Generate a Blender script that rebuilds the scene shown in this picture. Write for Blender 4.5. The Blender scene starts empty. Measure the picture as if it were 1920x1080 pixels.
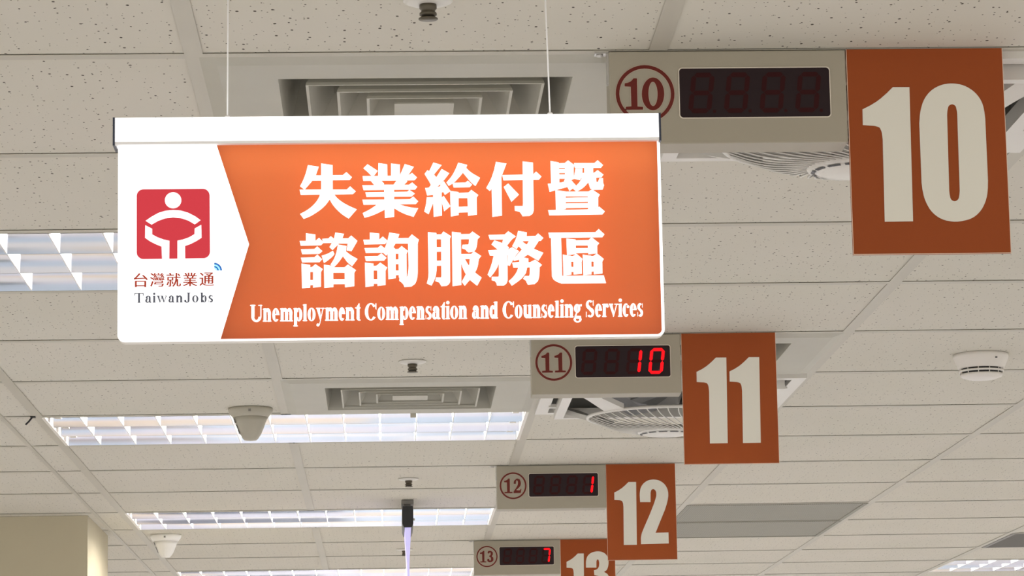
import bpy, bmesh, math, random
from mathutils import Matrix, Vector
from mathutils.geometry import tessellate_polygon
random.seed(7)
sc = bpy.context.scene
COL = sc.collection
PI = math.pi

# ------------------------------------------------------------------ camera
CEIL = 2.75                       # ceiling height
FPX, PITCH, YAW, ROLL = 5820.36, 0.168483, 0.041828, -0.017889
EYE = Vector((0, 0, CEIL - 0.974055))
sy_, cy_, sp_, cp_ = math.sin(YAW), math.cos(YAW), math.sin(PITCH), math.cos(PITCH)
R0 = Vector((cy_, -sy_, 0)); U0 = Vector((-sp_*sy_, -sp_*cy_, cp_)); FW = Vector((cp_*sy_, cp_*cy_, sp_))
cr, sr = math.cos(ROLL), math.sin(ROLL)
RT = R0*cr + U0*sr; UP = -R0*sr + U0*cr
cam = bpy.data.cameras.new('camera'); camo = bpy.data.objects.new('camera', cam); COL.objects.link(camo)
M = Matrix((( RT.x, UP.x, -FW.x, EYE.x), (RT.y, UP.y, -FW.y, EYE.y), (RT.z, UP.z, -FW.z, EYE.z), (0, 0, 0, 1)))
camo.matrix_world = M
cam.sensor_width = 36; cam.lens = FPX/1920*36; cam.clip_start = 0.1; cam.clip_end = 200
sc.camera = camo

def at(u, v, Y):
    """point of the vertical plane y=Y seen at photo pixel (u, v)"""
    d = FW + RT*((u-960)/FPX) - UP*((v-540)/FPX)
    return EYE + d*(Y/d.y)

# ------------------------------------------------------------------ world, exposure
sc.view_settings.view_transform = 'Standard'; sc.view_settings.look = 'None'
sc.view_settings.exposure = 0.0; sc.view_settings.gamma = 1.0
w = bpy.data.worlds.new('world'); sc.world = w; w.use_nodes = True
bg = w.node_tree.nodes['Background']
bg.inputs[0].default_value = (1.0, 0.955, 0.87, 1); bg.inputs[1].default_value = 1.27
TUBE = 128.0                       # fluorescent tube radiance

# ------------------------------------------------------------------ materials
def mat(name, col, rough=0.6, metal=0.0, emit=None, es=0.0, spec=0.5):
    m = bpy.data.materials.new(name); m.use_nodes = True
    b = m.node_tree.nodes['Principled BSDF']
    b.inputs['Base Color'].default_value = (*col, 1); b.inputs['Roughness'].default_value = rough
    b.inputs['Metallic'].default_value = metal; b.inputs['Specular IOR Level'].default_value = spec
    if emit:
        b.inputs['Emission Color'].default_value = (*emit, 1); b.inputs['Emission Strength'].default_value = es
    return m

def noisy(m, scale, amt, detail=3):
    """slight uneven tone of paint"""
    nt = m.node_tree; b = nt.nodes['Principled BSDF']
    c = b.inputs['Base Color'].default_value[:]
    tc = nt.nodes.new('ShaderNodeTexCoord'); n = nt.nodes.new('ShaderNodeTexNoise')
    n.inputs['Scale'].default_value = scale; n.inputs['Detail'].default_value = detail
    r = nt.nodes.new('ShaderNodeMapRange'); r.inputs[3].default_value = 1-amt; r.inputs[4].default_value = 1+amt
    x = nt.nodes.new('ShaderNodeMix'); x.data_type = 'RGBA'; x.blend_type = 'MULTIPLY'; x.inputs[0].default_value = 1
    x.inputs[6].default_value = c
    nt.links.new(tc.outputs['Object'], n.inputs['Vector']); nt.links.new(n.outputs['Fac'], r.inputs[0])
    nt.links.new(r.outputs[0], x.inputs[7]); nt.links.new(x.outputs[2], b.inputs['Base Color'])
    return m

def tile_material():
    m = mat('mineral_fibre_tile', (0.60, 0.56, 0.50), 0.9, spec=0.1)
    nt = m.node_tree; b = nt.nodes['Principled BSDF']; L = nt.links
    tc = nt.nodes.new('ShaderNodeTexCoord')
    wob = nt.nodes.new('ShaderNodeTexNoise'); wob.inputs['Scale'].default_value = 90; wob.inputs['Detail'].default_value = 2
    L.new(tc.outputs['Object'], wob.inputs['Vector'])
    off = nt.nodes.new('ShaderNodeVectorMath'); off.operation = 'SCALE'; off.inputs['Scale'].default_value = 0.003
    L.new(wob.outputs['Color'], off.inputs[0])
    add = nt.nodes.new('ShaderNodeVectorMath'); add.operation = 'ADD'
    L.new(tc.outputs['Object'], add.inputs[0]); L.new(off.outputs[0], add.inputs[1])
    masks = []
    for scale, rmax, keep, sh in ((40, 0.090, 0.36, (0, 0, 0)), (66, 0.095, 0.40, (3.3, 1.7, 0))):
        mp = nt.nodes.new('ShaderNodeMapping'); mp.inputs['Location'].default_value = sh
        mp.inputs['Scale'].default_value = (1.15, 0.75, 0)
        L.new(add.outputs[0], mp.inputs[0])
        vo = nt.nodes.new('ShaderNodeTexVoronoi'); vo.voronoi_dimensions = '2D'; vo.inputs['Scale'].default_value = scale
        L.new(mp.outputs[0], vo.inputs['Vector'])
        sep = nt.nodes.new('ShaderNodeSeparateColor'); L.new(vo.outputs['Color'], sep.inputs[0])
        rr = nt.nodes.new('ShaderNodeMapRange'); rr.inputs[1].default_value = keep; rr.inputs[2].default_value = 1.0
        rr.inputs[3].default_value = 0.0; rr.inputs[4].default_value = rmax
        L.new(sep.outputs[0], rr.inputs[0])
        lt = nt.nodes.new('ShaderNodeMath'); lt.operation = 'LESS_THAN'
        L.new(vo.outputs['Distance'], lt.inputs[0]); L.new(rr.outputs[0], lt.inputs[1])
        masks.append(lt)
    mx = nt.nodes.new('ShaderNodeMath'); mx.operation = 'MAXIMUM'
    L.new(masks[0].outputs[0], mx.inputs[0]); L.new(masks[1].outputs[0], mx.inputs[1])
    big = nt.nodes.new('ShaderNodeTexNoise'); big.inputs['Scale'].default_value = 2.2
    L.new(tc.outputs['Object'], big.inputs['Vector'])
    tone = nt.nodes.new('ShaderNodeMix'); tone.data_type = 'RGBA'
    tone.inputs[6].default_value = (0.61, 0.59, 0.50, 1); tone.inputs[7].default_value = (0.65, 0.615, 0.54, 1)
    L.new(big.outputs['Fac'], tone.inputs[0])
    fin = nt.nodes.new('ShaderNodeMix'); fin.data_type = 'RGBA'; fin.inputs[7].default_value = (0.07, 0.06, 0.045, 1)
    L.new(mx.outputs[0], fin.inputs[0]); L.new(tone.outputs[2], fin.inputs[6]); L.new(fin.outputs[2], b.inputs['Base Color'])
    return m

def floor_material():  # patches invented for the coloured streaks they mirror into the louvres
    m = mat('floor_reflection_patches', (0.6, 0.55, 0.5), 0.35)
    nt = m.node_tree; b = nt.nodes['Principled BSDF']; L = nt.links
    tc = nt.nodes.new('ShaderNodeTexCoord')
    vo = nt.nodes.new('ShaderNodeTexVoronoi'); vo.voronoi_dimensions = '2D'; vo.distance = 'CHEBYCHEV'
    vo.inputs['Scale'].default_value = 2.4; vo.inputs['Randomness'].default_value = 0.8
    mp = nt.nodes.new('ShaderNodeMapping'); mp.inputs['Scale'].default_value = (0.55, 2.2, 1)
    L.new(tc.outputs['Object'], mp.inputs[0]); L.new(mp.outputs[0], vo.inputs['Vector'])
    sep = nt.nodes.new('ShaderNodeSeparateColor'); L.new(vo.outputs['Color'], sep.inputs[0])
    ra = nt.nodes.new('ShaderNodeValToRGB'); ra.color_ramp.interpolation = 'CONSTANT'
    e = ra.color_ramp.elements; e[0].position = 0; e[0].color = (0.10, 0.12, 0.17, 1)
    e[1].position = 0.09; e[1].color = (0.80, 0.80, 0.92, 1)
    for p, c in ((0.40, (0.92, 0.78, 0.64, 1)), (0.62, (0.62, 0.74, 0.90, 1)), (0.80, (0.93, 0.92, 0.95, 1)), (0.93, (0.45, 0.40, 0.42, 1))):
        x = e.new(p); x.color = c
    L.new(sep.outputs[0], ra.inputs[0]); L.new(ra.outputs[0], b.inputs['Base Color'])
    return m

def translucent(name, col, gloss=0.035):
    m = bpy.data.materials.new(name); m.use_nodes = True
    nt = m.node_tree; nt.nodes.clear(); L = nt.links
    o = nt.nodes.new('ShaderNodeOutputMaterial'); t = nt.nodes.new('ShaderNodeBsdfTranslucent'); g = nt.nodes.new('ShaderNodeBsdfGlossy')
    t.inputs[0].default_value = (*col, 1); g.inputs['Roughness'].default_value = 0.35
    x = nt.nodes.new('ShaderNodeMixShader'); x.inputs[0].default_value = gloss
    L.new(t.outputs[0], x.inputs[1]); L.new(g.outputs[0], x.inputs[2]); L.new(x.outputs[0], o.inputs[0])
    return m

def perforated(name, col, hole, scale):
    m = mat(name, col, 0.7)
    nt = m.node_tree; b = nt.nodes['Principled BSDF']; L = nt.links
    tc = nt.nodes.new('ShaderNodeTexCoord'); vo = nt.nodes.new('ShaderNodeTexVoronoi'); vo.voronoi_dimensions = '2D'
    vo.inputs['Scale'].default_value = scale; vo.inputs['Randomness'].default_value = 0
    L.new(tc.outputs['Object'], vo.inputs['Vector'])
    lt = nt.nodes.new('ShaderNodeMath'); lt.operation = 'LESS_THAN'; lt.inputs[1].default_value = 0.33
    L.new(vo.outputs['Distance'], lt.inputs[0])
    x = nt.nodes.new('ShaderNodeMix'); x.data_type = 'RGBA'; x.inputs[6].default_value = (*col, 1); x.inputs[7].default_value = (*hole, 1)
    L.new(lt.outputs[0], x.inputs[0]); L.new(x.outputs[2], b.inputs['Base Color'])
    return m

TILE = tile_material()
BAR = noisy(mat('tbar_enamel', (0.50, 0.475, 0.40), 0.5, spec=0.3), 6, 0.05)
PLENUM = mat('dark_plenum', (0.03, 0.03, 0.03), 1)
FLOOR = floor_material()
BEIGE = noisy(mat('beige_wall_paint', (0.49, 0.44, 0.31), 0.7), 4, 0.04)
VENT = noisy(mat('vent_enamel', (0.45, 0.435, 0.365), 0.5, spec=0.3), 9, 0.06)
WHITE = mat('white_enamel', (0.80, 0.77, 0.71), 0.45)
FANW = mat('fan_white_plastic', (0.68, 0.66, 0.61), 0.4)
FANG = mat('fan_galvanised_box', (0.32, 0.315, 0.295), 0.5, 0.1)
BLADEG = mat('fan_blade_grey', (0.10, 0.10, 0.095), 0.5)
REFL = mat('louvre_aluminium', (0.74, 0.75, 0.80), 0.10, 1.0)
BLADE = mat('louvre_blade_satin', (0.9, 0.9, 0.9), 0.4)
TUBEM = mat('fluorescent_tube_lit', (1, 1, 1), 0.5, emit=(1.0, 0.965, 0.90), es=TUBE)
HOLDER = mat('lampholder_plastic', (0.75, 0.72, 0.66), 0.5)
STEEL = mat('brushed_steel', (0.55, 0.54, 0.52), 0.35, 0.9)
BRASS = mat('dark_brass', (0.10, 0.085, 0.06), 0.4, 0.6)
SIGNW = mat('backlit_white_acrylic', (0.8, 0.8, 0.8), 0.4, emit=(1, 1, 1), es=1.15)
SIGNL = mat('backlit_white_lettering', (0.8, 0.8, 0.8), 0.4, emit=(1, 0.99, 0.985), es=0.95)
SIGNO = translucent('orange_translucent_film', (0.80, 0.255, 0.080))
ALU = mat('glowing_white_aluminium', (0.85, 0.85, 0.85), 0.4, emit=(1, 1, 1), es=1.0)  # glow added so the housing bar and screw cap come out pure white
ALUG = mat('grey_aluminium', (0.9, 0.9, 0.9), 0.4)
NAVY = mat('navy_plastic', (0.02, 0.028, 0.055), 0.4)
LOGO = mat('backlit_red_film', (0.1, 0.006, 0.008), 0.5, emit=(0.60, 0.048, 0.062), es=1.0, spec=0.05)
RUST = mat('backlit_rust_lettering', (0.1, 0.02, 0.01), 0.5, emit=(0.40, 0.055, 0.028), es=0.9, spec=0.05)
SLATE = mat('backlit_grey_lettering', (0.05, 0.05, 0.06), 0.5, emit=(0.085, 0.09, 0.11), es=0.9, spec=0.05)
BLUE = mat('backlit_blue_film', (0.01, 0.05, 0.15), 0.5, emit=(0.03, 0.14, 0.45), es=1.0, spec=0.05)
SKYB = mat('backlit_light_blue_film', (0.2, 0.5, 0.8), 0.5, emit=(0.28, 0.62, 0.95), es=1.0)
BOXM = noisy(mat('display_housing_paint', (0.375, 0.342, 0.27), 0.5, spec=0.3), 12, 0.03)
TRIMW = mat('window_bezel_line', (0.70, 0.64, 0.54), 0.5)
LEDW = mat('smoked_led_window', (0.024, 0.014, 0.016), 0.35, spec=0.15)
GHOST = mat('unlit_led_segment', (0.036, 0.0065, 0.007), 0.5, spec=0.1)
LIT = mat('lit_led_segment', (0.3, 0, 0), 0.5, emit=(1.0, 0.006, 0.010), es=1.7, spec=0.05)
MAROON = mat('maroon_vinyl', (0.135, 0.018, 0.012), 0.5, spec=0.2)
PINK = mat('pale_vinyl_edge', (0.50, 0.41, 0.32), 0.5)
BOARD = noisy(mat('rust_orange_board', (0.31, 0.068, 0.0155), 0.5, spec=0.15), 5, 0.05)
BEDGE = mat('board_pale_edge', (0.78, 0.62, 0.48), 0.5)
NUM = mat('ivory_vinyl_numeral', (0.78, 0.765, 0.68), 0.5, spec=0.2)
GRILLE = perforated('perforated_grey_metal', (0.32, 0.31, 0.255), (0.19, 0.185, 0.155), 160)
SLATG = mat('dark_grey_grille', (0.22, 0.21, 0.19), 0.6)
PLAST = mat('beige_plastic', (0.42, 0.395, 0.32), 0.5)
PLASTW = mat('brightened_white_plastic', (0.95, 0.94, 0.90), 0.4)  # whitened to stand in for the strong light on this sensor
DARK = mat('black_plastic', (0.012, 0.012, 0.013), 0.45)
SMOKEP = mat('detector_plastic', (0.74, 0.71, 0.66), 0.5)
LAV = mat('edge_lit_lavender_acrylic', (0.4, 0.38, 0.5), 0.3, emit=(0.55, 0.50, 0.92), es=0.75)
WIRE = mat('white_coated_wire', (0.9, 0.9, 0.9), 0.4)

# ------------------------------------------------------------------ mesh helpers
class MB:
    def __init__(s): s.v = []; s.f = []; s.sm = []
    def add(s, vs, fs, smooth=False):
        b = len(s.v); s.v += [tuple(p) for p in vs]
        for f in fs: s.f.append([b+i for i in f]); s.sm.append(smooth)
        return s
    def box(s, x0, x1, y0, y1, z0, z1):
        vs = [(x, y, z) for z in (z0, z1) for y in (y0, y1) for x in (x0, x1)]
        return s.add(vs, [(0, 2, 3, 1), (4, 5, 7, 6), (0, 1, 5, 4), (2, 6, 7, 3), (0, 4, 6, 2), (1, 3, 7, 5)])
    def lathe(s, prof, c=(0, 0, 0), n=32, ax='z'):
        vs = []
        for r, h in prof:
            for k in range(n):
                a = 2*PI*k/n
                vs.append((c[0]+r*math.cos(a), c[1]+r*math.sin(a), c[2]+h) if ax == 'z' else (c[0]+h, c[1]+r*math.cos(a), c[2]+r*math.sin(a)))
        fs = []
        for j in range(len(prof)-1):
            for k in range(n):
                fs.append((j*n+k, j*n+(k+1) % n, (j+1)*n+(k+1) % n, (j+1)*n+k))
        fs.append(tuple(range(n))[::-1]); fs.append(tuple((len(prof)-1)*n+k for k in range(n)))
        return s.add(vs, fs, True)
    def tube(s, pts, r, n=8):
        pts = [Vector(p) for p in pts]; vs = []
        for i, p in enumerate(pts):
            d = (pts[min(i+1, len(pts)-1)]-pts[max(i-1, 0)]).normalized()
            a = d.cross(Vector((0.31, 0.17, 0.93))).normalized(); b = d.cross(a)
            for k in range(n):
                t = 2*PI*k/n; vs.append(p+a*(r*math.cos(t))+b*(r*math.sin(t)))
        fs = [(j*n+k, j*n+(k+1) % n, (j+1)*n+(k+1) % n, (j+1)*n+k) for j in range(len(pts)-1) for k in range(n)]
        fs += [tuple(range(n))[::-1], tuple((len(pts)-1)*n+k for k in range(n))]
        return s.add(vs, fs, True)
    def frustum_ring(s, h0, z0, h1, z1, t=0.002):
        """square ring wall from half-size h0 at z0 to half-size h1 at z1, with thickness t"""
        def sq(h, z): return [(-h, -h, z), (h, -h, z), (h, h, z), (-h, h, z)]
        vs = sq(h0, z0)+sq(h1, z1)+sq(h0-t, z0)+sq(h1-t, z1)
        fs = []
        for k in range(4):
            j = (k+1) % 4
            fs += [(k, j, 4+j, 4+k), (8+k, 12+k, 12+j, 8+j), (k, 8+k, 8+j, j), (4+k, 4+j, 12+j, 12+k)]
        return s.add(vs, fs)
    def prism(s, loops, y0, y1):
        """outline(s) in x,z (first outer, others holes) extruded from y0 (front) to y1"""
        loops = [[(p[0], p[1]) for p in l] for l in loops]
        tri = tessellate_polygon([[Vector((x, z, 0)) for x, z in l] for l in loops])
        flat = [p for l in loops for p in l]; n = len(flat)
        vs = [(x, y0, z) for x, z in flat]+[(x, y1, z) for x, z in flat]
        fs = [tuple(t) for t in tri]+[tuple(n+i for i in reversed(t)) for t in tri]
        b = 0
        for l in loops:
            for k in range(len(l)):
                j = (k+1) % len(l); fs.append((b+k, b+j, n+b+j, n+b+k))
            b += len(l)
        return s.add(vs, fs)
    def build(s, name, m, parent=None, recalc=True):
        me = bpy.data.meshes.new(name)
        me.from_pydata(s.v, [], s.f); me.materials.append(m)
        for p, q in zip(me.polygons, s.sm): p.use_smooth = q
        if recalc:
            bm = bmesh.new(); bm.from_mesh(me); bmesh.ops.recalc_face_normals(bm, faces=bm.faces); bm.to_mesh(me); bm.free()
        o = bpy.data.objects.new(name, me); COL.objects.link(o)
        if parent: o.parent = parent
        return o

def thing(name, label, cat, loc, group=None):
    o = bpy.data.objects.new(name, None); COL.objects.link(o); o.location = loc; o.empty_display_size = 0.05
    o['label'] = label; o['category'] = cat
    if group: o['group'] = group
    return o
def tag(o, label, cat, group=None):
    o['label'] = label; o['category'] = cat
    if group: o['group'] = group
    return o
def struct(o, label=None):
    o['kind'] = 'structure'
    if label: o['label'] = label
    return o
def children(o): return [c for c in bpy.data.objects if c.parent == o]
def copy_tree(o, loc, label, group=None):
    r = o.copy(); COL.objects.link(r); r.location = loc; r['label'] = label
    if group: r['group'] = group
    for ch in children(o):
        c = ch.copy(); COL.objects.link(c); c.parent = r
        for g in children(ch):
            d = g.copy(); COL.objects.link(d); d.parent = c
    return r

# ------------------------------------------------------------------ the ceiling grid
Y0, X0, T = 3.901, -0.2417, 0.6
def gx(i): return X0+T*i
def gy(n): return Y0+T*n
GB = 0.024                                           # face width of a grid bar
XL = [-0.93-0.6*k for k in range(7, -1, -1)]+[gx(-1), gx(0), gx(1), gx(2), gx(3)]+[2.25+0.6*k for k in range(6)]
NY = list(range(-4, 22))
# cells taken by fixtures: (first x, second x, n)
taken = set()
def take(x0, x1, n0, n1):
    for a, b in zip(XL[:-1], XL[1:]):
        if a >= x0-0.01 and b <= x1+0.01:
            for n in range(n0, n1): taken.add((round(a, 3), n))
for n in (2, 6, 10, 14): take(gx(-1), gx(1), n, n+1)
take(2.25, 3.45, 14, 15)
take(gx(0), gx(1), 0, 1); take(gx(0), gx(1), 5, 6); take(gx(1), gx(2), 4, 5)
take(gx(1), gx(2), 0, 1); take(gx(1), gx(2), 5, 6)
take(gx(2), gx(3), 10, 12); take(2.25, 2.85, 12, 13)
tiles = MB()
for a, b in zip(XL[:-1], XL[1:]):
    for n in NY[:-1]:
        if (round(a, 3), n) in taken: continue
        tiles.box(a+0.004, b-0.004, gy(n)+0.014, gy(n+1)+0.010, CEIL+0.0017, CEIL+0.0137)
ceil_o = struct(tiles.build('ceiling', TILE), 'suspended ceiling of pinholed pale mineral tiles in a metal grid')
run = MB()
for x in XL:
    wd = 0.012 if abs(x+0.93) < 1e-3 else GB
    brk = [2, 6, 10, 14] if abs(x-gx(0)) < 1e-3 else ([14] if abs(x-2.85) < 1e-3 else [])   # runners stop at the light fixtures
    ys = [gy(NY[0])]+[y for n in brk for y in (gy(n)+GB/2, gy(n+1)+GB/2)]+[gy(NY[-1])]
    for y0, y1 in zip(ys[::2], ys[1::2]): run.box(x-wd/2, x+wd/2, y0, y1, CEIL, CEIL+0.0006)
struct(run.build('trim_1', BAR), 'main grid runners of the ceiling')
cross = MB()
for a, b in zip(XL[:-1], XL[1:]):
    for n in NY: cross.box(a+GB/2, b-GB/2, gy(n), gy(n)+GB, CEIL, CEIL+0.0006)
struct(cross.build('trim_2', BAR), 'cross tees of the ceiling grid')
pl = MB(); pl.box(XL[0], XL[-1], gy(NY[0]), gy(NY[-1]), CEIL+0.35, CEIL+0.36)  # unseen cap added to keep stray light from leaking between the tiles
struct(pl.build('ceiling', PLENUM), 'dark cap above the suspended ceiling, added to block light leaks')
fl = MB(); fl.box(-9, 10, -6, 22, -0.1, 0)
struct(fl.build('floor', FLOOR), 'unseen floor far below, colour patches added to tint the louvre reflections')

# column at the lower left: flat front, bright side
cb = MB(); cb.box(-2.6, -0.958, 9.99, 10.715, 0.0, CEIL+0.001)
struct(cb.build('wall_left', BEIGE), 'beige column under the ceiling at the lower left')

# ------------------------------------------------------------------ louvre light fixtures
def make_fixture(loc, label):
    t = thing('louvre_light', label, 'ceiling light', loc, None)
    W, D = 1.186/2, 0.586/2
    f = MB()
    for (a, b, c, d, z) in ((-W, W, -D, -D+0.008, 0.003), (-W, W, D-0.008, D, 0.004), (-W, -W+0.008, -D+0.008, D-0.008, -0.001), (W-0.008, W, -D+0.008, D-0.008, -0.001)):
        f.box(a, b, c, d, z, 0.10)
    f.box(-W, W, -D, D, 0.10, 0.102)
    f.build('frame', WHITE, t)
    a = (2*D-0.016)/6; H = 0.072
    r = MB()
    for k in range(3):
        yc = -D+0.008+a*(2*k+1); prof = []
        N = 14
        for j in range(-N, N+1):
            y = j/N; prof.append((yc+y*(a-0.001), H*(1-abs(y)**2.0)))
        vs = []
        for x in (-W+0.009, W-0.009): vs += [(x, y, z) for y, z in prof]
        n = len(prof)
        r.add(vs, [(j, j+1, n+j+1, n+j) for j in range(n-1)], True)
    r.build('reflector', REFL, t, False)
    bl = MB()
    for c in range(1, 13):
        x = -W+2*W*c/13
        for k in range(3):
            yc = -D+0.008+a*(2*k+1); N = 8
            low = [(yc+(j/N)*(a-0.002), 0.001) for j in range(-N, N+1)]
            top = [(yc+(j/N)*(a-0.002), min(0.030, max(0.0012, (H-0.002)*(1-(j/N)**2)))) for j in range(-N, N+1)]
            ol = low+top[::-1]; m = len(ol)
            vs = [(x-0.0012 if z < 0.02 else x-0.004, y, z) for y, z in ol]+[(x+0.0012 if z < 0.02 else x+0.004, y, z) for y, z in ol]
            q = len(low); fs = []
            for base, fl_ in ((0, 0), (m, 1)):
                for j in range(q-1): fs.append((base+j, base+j+1, base+m-2-j, base+m-1-j))
            for j in range(m): fs.append((j, (j+1) % m, m+(j+1) % m, m+j))
            bl.add(vs, fs)
    bl.build('louvre', BLADE, t)
    for k in range(3):
        yc = -D+0.008+a*(2*k+1)
        tb = MB(); tb.lathe([(0.004, -W+0.05), (0.013, -W+0.052), (0.013, W-0.052), (0.004, W-0.05)], (0, yc, 0.052), 12, 'x')
        tb.build('fluorescent_tube', TUBEM, t)
        for s in (-1, 1):
            h = MB(); x = s*(W-0.028)
            h.box(x-0.014, x+0.014, yc-0.018, yc+0.018, 0.022, 0.068); h.box(x-0.008, x+0.008, yc-0.026, yc+0.026, 0.012, 0.03)
            h.build('lampholder', HOLDER, t)
    return t
fx = gx(0)
LG = 'louvre ceiling lights'
fix = make_fixture((fx, gy(6)+0.312, CEIL), 'long louvre light whole in view below the square air diffuser, behind the beige tapered sensor')
fix['group'] = LG
copy_tree(fix, (fx, gy(2)+0.312, CEIL), 'large louvre light at the left edge, half hidden behind the hanging sign', LG)
copy_tree(fix, (fx, gy(10)+0.312, CEIL), 'narrow louvre light left of the display marked 12, behind the black hanging sign', LG)
copy_tree(fix, (fx, gy(14)+0.312, CEIL), 'farthest louvre light, a sliver at the bottom edge left of the display marked 13', LG)
copy_tree(fix, (2.25+0.6, gy(14)+0.312, CEIL), 'louvre light at the bottom right corner of the photo', LG)

# ------------------------------------------------------------------ square air diffusers
def make_diffuser(loc, label):
    t = thing('air_diffuser', label, 'air vent', loc, 'square ceiling air diffusers')
    p = MB(); h = 0.294; o = 0.196
    p.frustum_ring(h, 0.0, h-0.022, -0.006, 0.003)
    # flat face with square opening
    q = h-0.022
    for (a, b, c, d) in ((-q, q, -q, -o), (-q, q, o, q), (-q, -o, -o, o), (o, q, -o, o)): p.box(a, b, c, d, -0.006, -0.003)
    p.frustum_ring(o+0.001, -0.006, o-0.02, 0.085, 0.0015)
    p.build('face_plate', VENT, t)
    for k, (lo, up) in enumerate(((0.160, 0.128), (0.119, 0.087), (0.079, 0.050))):
        c = MB(); c.frustum_ring(lo, -0.006, lo-0.001, -0.002, 0.0038)
        c.frustum_ring(lo-0.001, -0.002, up, 0.050, 0.0015)
        c.build('vane_ring', VENT, t)
    c = MB(); c.box(-0.041, 0.041, -0.041, 0.041, -0.005, -0.003); c.frustum_ring(0.041, -0.004, 0.030, 0.030, 0.002)
    c.build('centre_plate', VENT, t)
    dk = MB(); dk.box(-0.19, 0.19, -0.19, 0.19, 0.10, 0.102); dk.build('duct_plate', PLENUM, t)
    return t
dif = make_diffuser((gx(0)+0.3, gy(0)+0.312, CEIL), 'large square air diffuser just above and behind the hanging sign')
copy_tree(dif, (gx(0)+0.3, gy(5)+0.312, CEIL), 'square air diffuser below the hanging sign, above the long louvre light')
copy_tree(dif, (gx(1)+0.3, gy(4)+0.312, CEIL), 'grey square air diffuser mostly hidden behind the number board 11')

# ------------------------------------------------------------------ ceiling fans
def make_fan(loc, label):
    t = thing('ceiling_fan', label, 'ceiling fan', loc, 'square recessed ceiling fans')
    h = 0.294
    b = MB(); b.frustum_ring(h-0.012, 0.0, h-0.014, 0.20, 0.002); b.box(-h+0.014, h-0.014, -h+0.014, h-0.014, 0.20, 0.202)
    b.build('recess_box', FANG, t)
    f = MB()
    for (h0, h1, z0, z1) in ((h, h-0.030, -0.010, 0.001), (h-0.044, h-0.066, -0.028, -0.004)):
        for (a, bb, c, d) in ((-h0, h0, -h0, -h1), (-h0, h0, h1, h0), (-h0, -h1, -h1, h1), (h1, h0, -h1, h1)): f.box(a, bb, c, d, z0, z1)
    for s in (-1, 1):
        for q in (-1, 1):
            f.box(s*(h-0.036)-0.010, s*(h-0.036)+0.010, q*0.14-0.012, q*0.14+0.012, -0.014, -0.006)
    f.build('frame', FANW, t)
    for k in range(4):                              # arms from the frame corners to the cage rim
        a = PI/4+k*PI/2; ca, sa = math.cos(a), math.sin(a)
        r = MB(); vs = []
        for (rad, wd, z) in ((0.330, 0.030, -0.010), (0.250, 0.022, -0.038), (0.186, 0.030, -0.056)):
            for ss in (-1, 1):
                for dz in (0, 0.012): vs.append((rad*ca-ss*wd*sa, rad*sa+ss*wd*ca, z+dz))
        fs = []
        for j in (0, 4): fs += [(j, j+2, j+6, j+4), (j+1, j+5, j+7, j+3), (j, j+4, j+5, j+1), (j+2, j+3, j+7, j+6)]
        fs += [(0, 1, 3, 2), (8, 10, 11, 9)]
        r.add(vs, fs); r.build('arm', FANW, t)
    g = MB(); R = 0.184
    rim = [(R*math.cos(2*PI*k/48), R*math.sin(2*PI*k/48), -0.056) for k in range(49)]
    g.tube(rim, 0.0042, 8)
    for k in range(46):
        a0 = 2*PI*k/46; pts = []
        for j in range(9):
            u = j/8; rad = R+(0.066-R)*u; a = a0+0.75*u*u
            pts.append((rad*math.cos(a), rad*math.sin(a), -0.056-0.036*math.sin(u*PI/2)))
        g.tube(pts, 0.0015, 5)
    g.build('grille', FANW, t)
    hb = MB(); hb.lathe([(0.069, -0.084), (0.070, -0.090), (0.066, -0.096), (0.045, -0.1005), (0.0, -0.102)], n=40)
    hub = hb.build('hub_cover', FANW, t)
    for k in range(14):
        a = 2*PI*k/14; s = MB(); s.lathe([(0.0, 0)], n=3) if 0 else None
        vs = []
        for rad, z in ((0.0570, -0.0992), (0.0625, -0.0980)):
            for j in range(5):
                b_ = a+(j-2)*0.085; vs.append((rad*math.cos(b_), rad*math.sin(b_), z))
        s.add(vs, [(j, j+1, 6+j, 5+j) for j in range(4)]); s.build('slot', DARK, hub, False)
    mo = MB(); mo.lathe([(0.05, 0.19), (0.05, 0.02), (0.03, -0.03), (0.0, -0.032)], n=24); mo.build('motor', FANG, t)
    for k in range(3):
        a = 2*PI*k/3+0.3; p = MB(); vs = []
        for rad in (0.04, 0.10, 0.165):
            for j in (-1, 1):
                b_ = a+j*(0.5 if rad < 0.15 else 0.38); vs.append((rad*math.cos(b_), rad*math.sin(b_), -0.018+j*0.016))
        vs += [(x, y, z+0.003) for x, y, z in vs]
        fs = [(0, 1, 3, 2), (2, 3, 5, 4), (6, 8, 9, 7), (8, 10, 11, 9), (0, 6, 7, 1), (4, 5, 11, 10), (0, 2, 8, 6), (2, 4, 10, 8), (1, 7, 9, 3), (3, 9, 11, 5)]
        p.add(vs, fs); p.build('fan_blade', BLADEG, t)
    return t
fan = make_fan((gx(1)+0.3, gy(5)+0.312, CEIL), 'white caged fan in a square frame under the display marked 11')
copy_tree(fan, (gx(1)+0.3, gy(0)+0.312, CEIL), 'white caged fan nearly hidden behind the display and board marked 10')

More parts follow.
